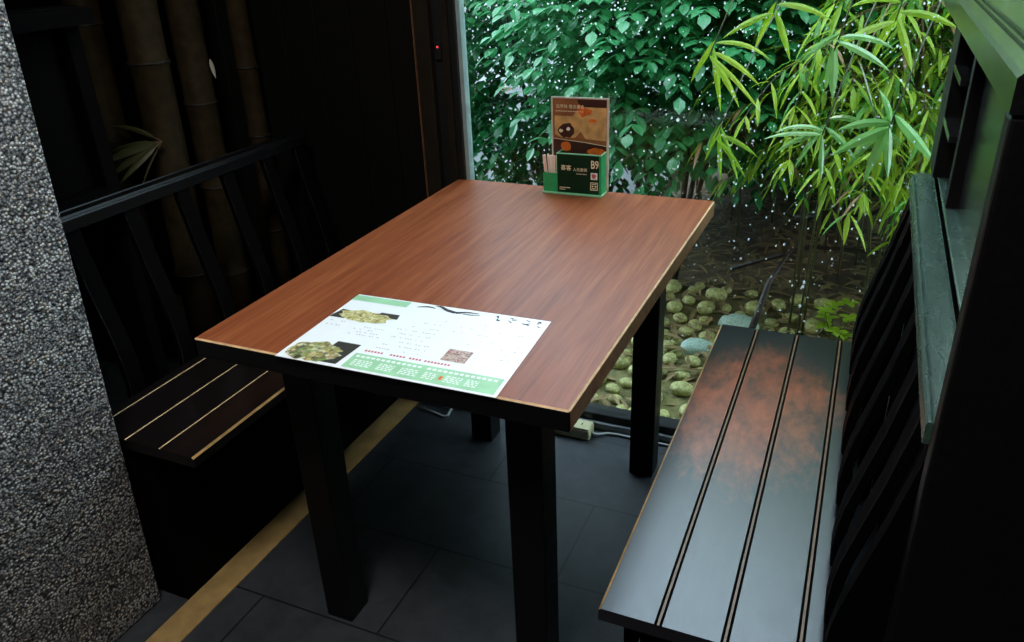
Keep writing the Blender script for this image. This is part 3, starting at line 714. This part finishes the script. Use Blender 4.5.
def bamboo(x, y, h, lean, nb, label, mi, rnd, Lr=(.06, .13), wr=(.012, .020), zmin=.52, culms=4, blen=(.2, .5)):
    e = empty('bamboo_plant', (x, y, gz(x, y)), label, 'bamboo', 'bamboo plants in the garden')
    fo = MB(); tw = MB(); lines_ = []
    for c in range(culms):
        cu = MB(); ox, oy = rnd.uniform(-.12, .12), rnd.uniform(-.12, .12); lx, ly = lean[0]+rnd.uniform(-.25, .25), lean[1]+rnd.uniform(-.25, .15); hh = h*rnd.uniform(.8, 1.1)
        P = lambda t: Vector((x+ox+lx*t*t, y+oy+ly*t*t, gz(x, y)-.02+hh*(t-.18*t*t*t)))
        cu.tube([P(i/9) for i in range(10)], [.006*(1-.75*i/9)+.001 for i in range(10)], 7); cu.build('culm', M['culm'], e, smooth=True)
        for b in range(int(nb*4.2)):
            t = rnd.uniform(zmin/hh, 1) if b % 3 == 0 else rnd.uniform(zmin/hh, min(1, 1.6/hh)); p = P(t); a = rnd.uniform(0, 6.28)
            d = Vector((math.cos(a), math.sin(a), rnd.uniform(-.1, .6))).normalized(); bl = rnd.uniform(*blen); q = p.copy(); bp = [q.copy()]
            n = 6
            for i in range(n):
                q = q+d*bl/n; d = (d+Vector((0, 0, -.22))).normalized(); bp.append(q.copy())
                if i >= 1:
                    for s in (-1, 1):
                        sd = d.cross(Vector((0, 0, 1))).normalized()*s
                        ld = (d*rnd.uniform(.4, 1)+sd*rnd.uniform(.3, 1)+Vector((0, 0, rnd.uniform(-.5, .3)))).normalized()
                        fo.leaf(q+Vector((0, 0, 0)), ld, rnd.uniform(*Lr), rnd.uniform(*wr), rnd.uniform(.4, 1.3), rnd.choice((0, 0, 0, 0, 0, 0, 0, 2, 2, 2, 2, 1)) if rnd.random() < .8 else 0, 4)
            if q.y < 1.12: pass
            fo.leaf(q, d, rnd.uniform(*Lr), rnd.uniform(*wr), .6, 0, 4)
            tw.tube(bp, [.0022, .0018, .0016, .0014, .0012, .001, .0008], 4, 0, False)
    # keep foliage on the garden side of the pane
    for mb in (fo, tw):
        mb.v = [(a, b if b > 1.42 else 1.42+(1.42-b)*.25, c) for a, b, c in mb.v]
    fo.build('foliage', [M['lbam'][mi], M['lstraw'], M['lbam'][2]], e); tw.build('twigs', M['twig'], e)
    return e
def shrub(x, y, z0, R, n, label, mi, rnd, ll=(.05, .075), name='shrub', group='shrubs in the garden', lmat=None, leaflets=7):
    e = empty(name, (x, y, gz(x, y)), label, 'shrub', group)
    fo = MB(); st = MB()
    for sidx in range(5):
        a = rnd.uniform(0, 6.28); tp = (x+R[0]*.6*math.cos(a), y+R[1]*.6*math.sin(a), z0+R[2]*.3)
        st.tube([(x, y, gz(x, y)-.03), ((x+tp[0])/2+rnd.uniform(-.05, .05), (y+tp[1])/2, (z0)*.6), tp], [.014, .01, .004], 6)
    for i in range(n):
        while True:
            u = Vector((rnd.uniform(-1, 1), rnd.uniform(-1, 1), rnd.uniform(-1, 1)))
            if .15 < u.length < 1: break
        u = u*(.55+.45*rnd.random())/max(.5, u.length)**.5
        p = Vector((x+u.x*R[0], y+u.y*R[1], z0+u.z*R[2]))
        if p.z < gz(p.x, p.y)+.03: continue
        d = (Vector((u.x, u.y, u.z*.4))+Vector((rnd.uniform(-.6, .6), rnd.uniform(-.8, .4), rnd.uniform(-.3, .3)))).normalized()
        sd = d.cross(Vector((0, 0, 1))).normalized()
        for j in range(leaflets):
            tt = (j//2+1)/(leaflets/2); s = -1 if j % 2 else 1
            q = p+d*.16*tt+Vector((0, 0, -.03*tt*tt))
            ld = (d*.6+sd*s if j < leaflets-1 else d)
            fo.leaf(q, ld+Vector((0, -.25, rnd.uniform(-.9, .0))), rnd.uniform(*ll), rnd.uniform(*ll)*.55, .35, 0, 3, 1, side=None)
    fo.v = [(a, b if b > 1.13 else 1.13+(1.13-b)*.35, c) for a, b, c in fo.v]
    fo.build('foliage', lmat or M['lshrub'][mi], e); st.build('stems', M['bark'], e, smooth=True)
    return e
rnd = random.Random(21)
# left: dense teal shrub; behind it darker ones
shrub(.38, 2.15, 1.08, (.66, .42, .55), 1000, 'dense blue-green shrub with small rounded leaflets outside the window left of the card holder', 0, rnd)
shrub(-.40, 2.7, .95, (.75, .5, .95), 1300, 'dark green shrub at the far left edge of the window view', 1, rnd)
shrub(.75, 3.3, 1.0, (.8, .5, .95), 800, 'mid green shrub behind the blue-green one', 1, rnd)
shrub(-1.7, 4.2, 1.4, (.9, .7, 1.3), 320, 'tall dark shrub far behind at the left of the garden', 1, rnd, (.07, .1))
shrub(1.0, 2.75, 1.25, (.45, .3, .42), 420, 'small-leaved yellow-green shrub between the blue-green shrub and the bamboo', 2, rnd, (.03, .05))
shrub(1.5, 4.3, 1.2, (1.4, .5, 1.1), 900, 'yellow-green leafy shrub behind the bamboo at the right of the garden', 2, rnd, (.06, .10))
# back hedge masses
for (x, y, z, R, n, lab) in ((.5, 5.4, 1.9, (1.5, .6, 1.9), 520, 'dark leafy tree at the back left of the garden'), (2.6, 5.0, 2.0, (1.5, .7, 2.0), 640, 'dark leafy tree at the back right of the garden'), (4.6, 4.2, 1.8, (1.2, .9, 1.9), 420, 'dark leafy tree beyond the partition at the far right')):
    shrub(x, y, z, R, n, lab, 0, rnd, (.09, .14), 'garden_tree', 'trees at the back of the garden', M['ldark'], 7)
# bamboo thicket
bamboo(1.05, 2.55, 2.5, (-.1, -.5), 24, 'yellow-green bamboo arching over the middle of the window view', 0, rnd)
bamboo(1.55, 2.35, 2.6, (-.2, -.4), 26, 'bright yellow-green bamboo thick with leaves near the right edge of the window view', 1, rnd)
bamboo(.85, 3.0, 3.0, (.1, -.5), 22, 'yellow-tipped bamboo rising between the shrub and the right thicket', 1, rnd)
bamboo(1.35, 3.3, 3.2, (0, -.5), 24, 'green bamboo deep inside the thicket behind the brown bank', 0, rnd)
bamboo(1.95, 2.9, 3.0, (-.1, -.4), 24, 'green bamboo behind the top of the right partition', 0, rnd)
bamboo(2.3, 2.2, 2.7, (-.2, -.3), 22, 'bamboo just beyond the right partition outside the window', 1, rnd)
bamboo(1.75, 3.9, 3.4, (0, -.3), 22, 'tall deep green bamboo at the back of the thicket', 2, rnd)
bamboo(.25, 3.4, 2.9, (.1, -.4), 20, 'thin green bamboo behind the blue-green shrub', 2, rnd)
bamboo(1.22, 2.1, 1.6, (-.1, -.3), 13, 'low bright bamboo in front of the thicket behind the right bench', 1, rnd, zmin=.72)
bamboo(.92, 2.3, 1.7, (0, -.3), 10, 'low green bamboo between the table corner and the right thicket', 0, rnd, zmin=.72)
bamboo(.62, 2.75, 2.0, (.15, -.35), 16, 'bright bamboo leaning over the blue-green shrub right of the poster', 1, rnd, zmin=.9)
# broad drooping sprigs right behind the glass
def sprig(hub, leaves, label, m=None, back=(.25, .7, .55), scale=1):
    """a thin culm arching from the ground behind, over and down to a hub of drooping blades"""
    hub = Vector(hub); x, y = hub.x+back[0], hub.y+back[1]
    e = empty('broad_bamboo_sprig', (x, y, gz(x, y)), label, 'bamboo', 'broad-leaved sprigs by the glass')
    k = MB(); b = Vector((x, y, gz(x, y)-.01)); topp = Vector((x-.03, y-.05, hub.z+back[2]))
    pts = [b, b.lerp(topp, .5)+Vector((.03, .03, 0)), topp]
    for i in range(1, 7):
        u = i/6; q = topp.lerp(hub, u); q.z += .10*math.sin(PI*u); pts.append(q)
    k.tube(pts, [.005, .0045, .004]+[.0032-.0003*i for i in range(6)], 6)
    k.build('stem', M['culm'], e, smooth=True)
    f = MB(); ax = (pts[-1]-pts[-3]).normalized()
    for i, (d, LL, ww, dr) in enumerate(leaves):
        sd = Vector(d).cross(Vector((-.37, .82, -.44)))+Vector((.1*math.sin(i*7), .25*math.sin(i*3), .25*math.cos(i*5)))
        f.leaf(hub-ax*.012*(i % 5), d, LL*scale, ww*scale, dr, 0, 7, 0, sd)
    f.build('foliage', m or M['lbroad'], e); return e
A_ = [((-.75, -.1, -.35), .15, .030, .3), ((-.95, 0, .05), .13, .026, .6), ((-.25, -.2, -.8), .17, .032, .2), ((.55, -.1, -.5), .17, .036, .2), ((-.5, .1, -.75), .19, .030, .2), ((.12, -.15, -.95), .13, .028, .1), ((-.1, .1, .4), .10, .022, 1.4)]
sprig((1.091, 1.30, .895), A_, 'broad-leaved bamboo sprig drooping close behind the glass above the right bench back', scale=1.0)
sprig((.937, 1.32, 1.075), [((.1, -.1, -.95), .12, .030, .1), ((-.1, 0, -.9), .11, .026, .1), ((.8, 0, -.25), .15, .024, .5), ((.9, .1, .1), .14, .022, .8), ((-.7, 0, -.4), .12, .02, .5)],
      'bamboo sprig with two broad leaves hanging straight down behind the glass', back=(.2, .6, .5))
sprig((.935, 1.31, .865), [((-.8, 0, .1), .15, .018, .6), ((-.7, .1, -.25), .14, .018, .5), ((.6, -.1, -.4), .12, .020, .5), ((-.4, -.1, -.6), .14, .018, .4), ((.8, 0, .15), .11, .018, .9), ((.1, -.1, -.8), .12, .018, .3), ((-.9, 0, .3), .13, .016, 1.0)],
      'bamboo sprig with slender leaves fanning to the left, below the two hanging broad leaves', back=(.22, .65, .5))
sprig((.630, 1.31, 1.06), [((.5, -.1, -.55), .16, .020, .5), ((.8, 0, -.3), .16, .018, .6), ((.2, -.1, -.85), .17, .018, .2), ((.9, .1, .1), .16, .016, 1.0), ((-.4, 0, -.6), .13, .018, .4), ((.65, 0, -.5), .20, .016, .4)],
      'yellow-green bamboo sprig with narrow leaves hanging right of the poster', M['lbam'][1], back=(.25, .6, .5))
sprig((.663, 1.30, .845), [((.6, -.1, -.5), .14, .016, .5), ((.8, 0, -.2), .13, .016, .6), ((.1, 0, -.9), .14, .016, .2), ((.35, -.1, -.75), .16, .016, .2), ((-.3, 0, -.7), .12, .014, .3)],
      'small narrow-leaved sprig hanging low beside the right corner of the table', M['lbam'][0], back=(.25, .6, .45))
sprig((1.066, 1.36, 1.14), [((-.7, 0, -.2), .15, .024, .5), ((.3, -.1, -.6), .14, .026, .4), ((.8, 0, .0), .15, .024, .7), ((-.3, -.1, -.7), .15, .024, .3), ((-.8, 0, .3), .13, .02, 1.1)],
      'leafy bamboo sprig at the top right of the window beside the partition cap', M['lbam'][1], back=(.2, .6, .5))
sprig((.777, 1.36, 1.16), [((-.7, 0, -.2), .14, .022, .5), ((.3, -.1, -.6), .14, .022, .4), ((.8, 0, .0), .15, .020, .7), ((-.3, -.1, -.7), .13, .02, .3)],
      'leafy bamboo sprig at the top of the window right of centre', M['lbam'][1], back=(.15, .6, .5))
k = MB(); k.leaf((.996, 1.33, 1.05), (.35, -.05, -.75), .13, .022, .1, 0, 7); k.leaf((1.01, 1.335, 1.05), (.5, 0, -.8), .13, .014, .1, 1, 5); k.tube([(1.0, 1.335, 1.05), (1.1, 1.6, 1.3), (1.2, 1.75, .8), (1.22, 1.8, gz(1.22, 1.8))], .002, 5, 1)
tag(at_origin(k.build('withered_leaf', [leafmat('pale_leaf', (.6, .66, .5), (.75, .8, .66), .3), M['lstraw']]), (1.22, 1.8, gz(1.22, 1.8))), 'whitish withered leaf hanging among the green bamboo leaves', 'leaf')
e = empty('seedling', (1.04, 1.93, gz(1.04, 1.93)), 'small bright green seedling on the soil just above the far end of the right bench', 'plant')
k = MB(); f = MB()
for i in range(9):
    a = i*2.4; r = .02+.012*(i % 4); p = Vector((1.04+r*math.cos(a)*1.6, 1.93+r*math.sin(a), gz(1.04, 1.93)+.05+.016*i))
    k.tube([(1.04, 1.93, gz(1.04, 1.93)-.01), p], .0012, 4)
    for j in range(4): f.leaf(p, (math.cos(a+j*1.6), math.sin(a+j*1.6), .3), .045, .026, .6, 0, 3, 1)
k.build('stem', M['culm'], e); f.build('foliage', M['lbam'][1], e)
# trunks and fallen branches
def trunk(name, pts, rr, label, cat='branch'):
    k = MB(); k.tube(pts, rr, 9); tag(at_origin(k.build(name, M['bark'], smooth=True), pts[0]), label, cat, 'bare trunks and branches in the garden')
trunk('tree_trunk', [(.95, 2.75, .05), (.93, 2.72, .5), (.85, 2.7, 1.0), (.8, 2.7, 1.8)], [.045, .04, .035, .02], 'dark wet trunk standing in the middle of the thicket', 'trunk')
trunk('tree_trunk', [(1.5, 3.0, .1), (1.45, 2.95, .6), (1.5, 2.9, 1.3), (1.6, 2.9, 2.0)], [.035, .03, .026, .015], 'slim dark trunk inside the right-hand bamboo', 'trunk')
trunk('fallen_branch', [(.75, 1.75, .0), (.78, 1.78, .12), (.80, 1.82, .22), (.86, 1.9, .33)], [.014, .012, .010, .004], 'short dark twig standing up among the pale stones')
trunk('fallen_branch', [(.6, 2.3, .06), (.9, 2.45, .14), (1.25, 2.4, .16), (1.5, 2.55, .2)], [.008, .010, .009, .005], 'thin bare branch lying across the brown bank')
trunk('fallen_branch', [(.8, 2.8, .15), (1.1, 2.6, .25), (1.4, 2.7, .4), (1.8, 2.5, .5)], [.006, .008, .007, .004], 'thin bare branch slanting up over the brown bank')

# ------------------------------------------------------------------ light
w = bpy.data.worlds.new('World'); SC.world = w; w.use_nodes = True
t = w.node_tree; bgn = t.nodes['Background'] if 'Background' in t.nodes else N(t, 'ShaderNodeBackground')
bgn.inputs[0].default_value = (.65, .81, 1.0, 1); bgn.inputs[1].default_value = 5.0
leaf_fill = bpy.data.lights.new('leaf_fill', 'SUN'); leaf_fill.energy = 1.6; leaf_fill.angle = .6; leaf_fill.color = (1, .97, .88)  # extra soft light added to brighten the leaves; the sky is overcast
so = bpy.data.objects.new('leaf_fill', leaf_fill); COL.objects.link(so); so.rotation_euler = (math.radians(24), math.radians(18), 0); so.location = (0, 3, 6)

lp = bpy.data.lights.new('ceiling_lamp', 'AREA'); lp.shape = 'DISK'; lp.size = .55; lp.energy = 20; lp.color = (1, .97, .93)
lo = bpy.data.objects.new('ceiling_lamp', lp); COL.objects.link(lo); lo.location = (.55, -.75, 2.52)
# ------------------------------------------------------------------ camera
R = [[0.9162088072135597, 0.3986842035855653, -0.04015379677751198], [0.14162184451378712, -0.41593161561083625, -0.8983006981472698], [-0.3748395319877813, 0.817344356404755, -0.43754260171151105]]
r, d, f = R
cam = bpy.data.cameras.new('camera'); co = bpy.data.objects.new('camera', cam); COL.objects.link(co)
co.matrix_world = Matrix(((r[0], -d[0], -f[0], 1.03117809), (r[1], -d[1], -f[1], -.89541), (r[2], -d[2], -f[2], 1.36001892), (0, 0, 0, 1)))
cam.sensor_width = 36; cam.lens = 785.9677*36/1024; cam.clip_start = .02; cam.clip_end = 60
SC.camera = co
SC.view_settings.view_transform = 'Standard'; SC.view_settings.look = 'None'; SC.view_settings.gamma = 1; SC.view_settings.exposure = .6; SC.view_settings.use_curve_mapping = False
SC.cycles.use_denoising = True
SC.cycles.max_bounces = 10; SC.cycles.transparent_max_bounces = 16; SC.cycles.sample_clamp_indirect = 6
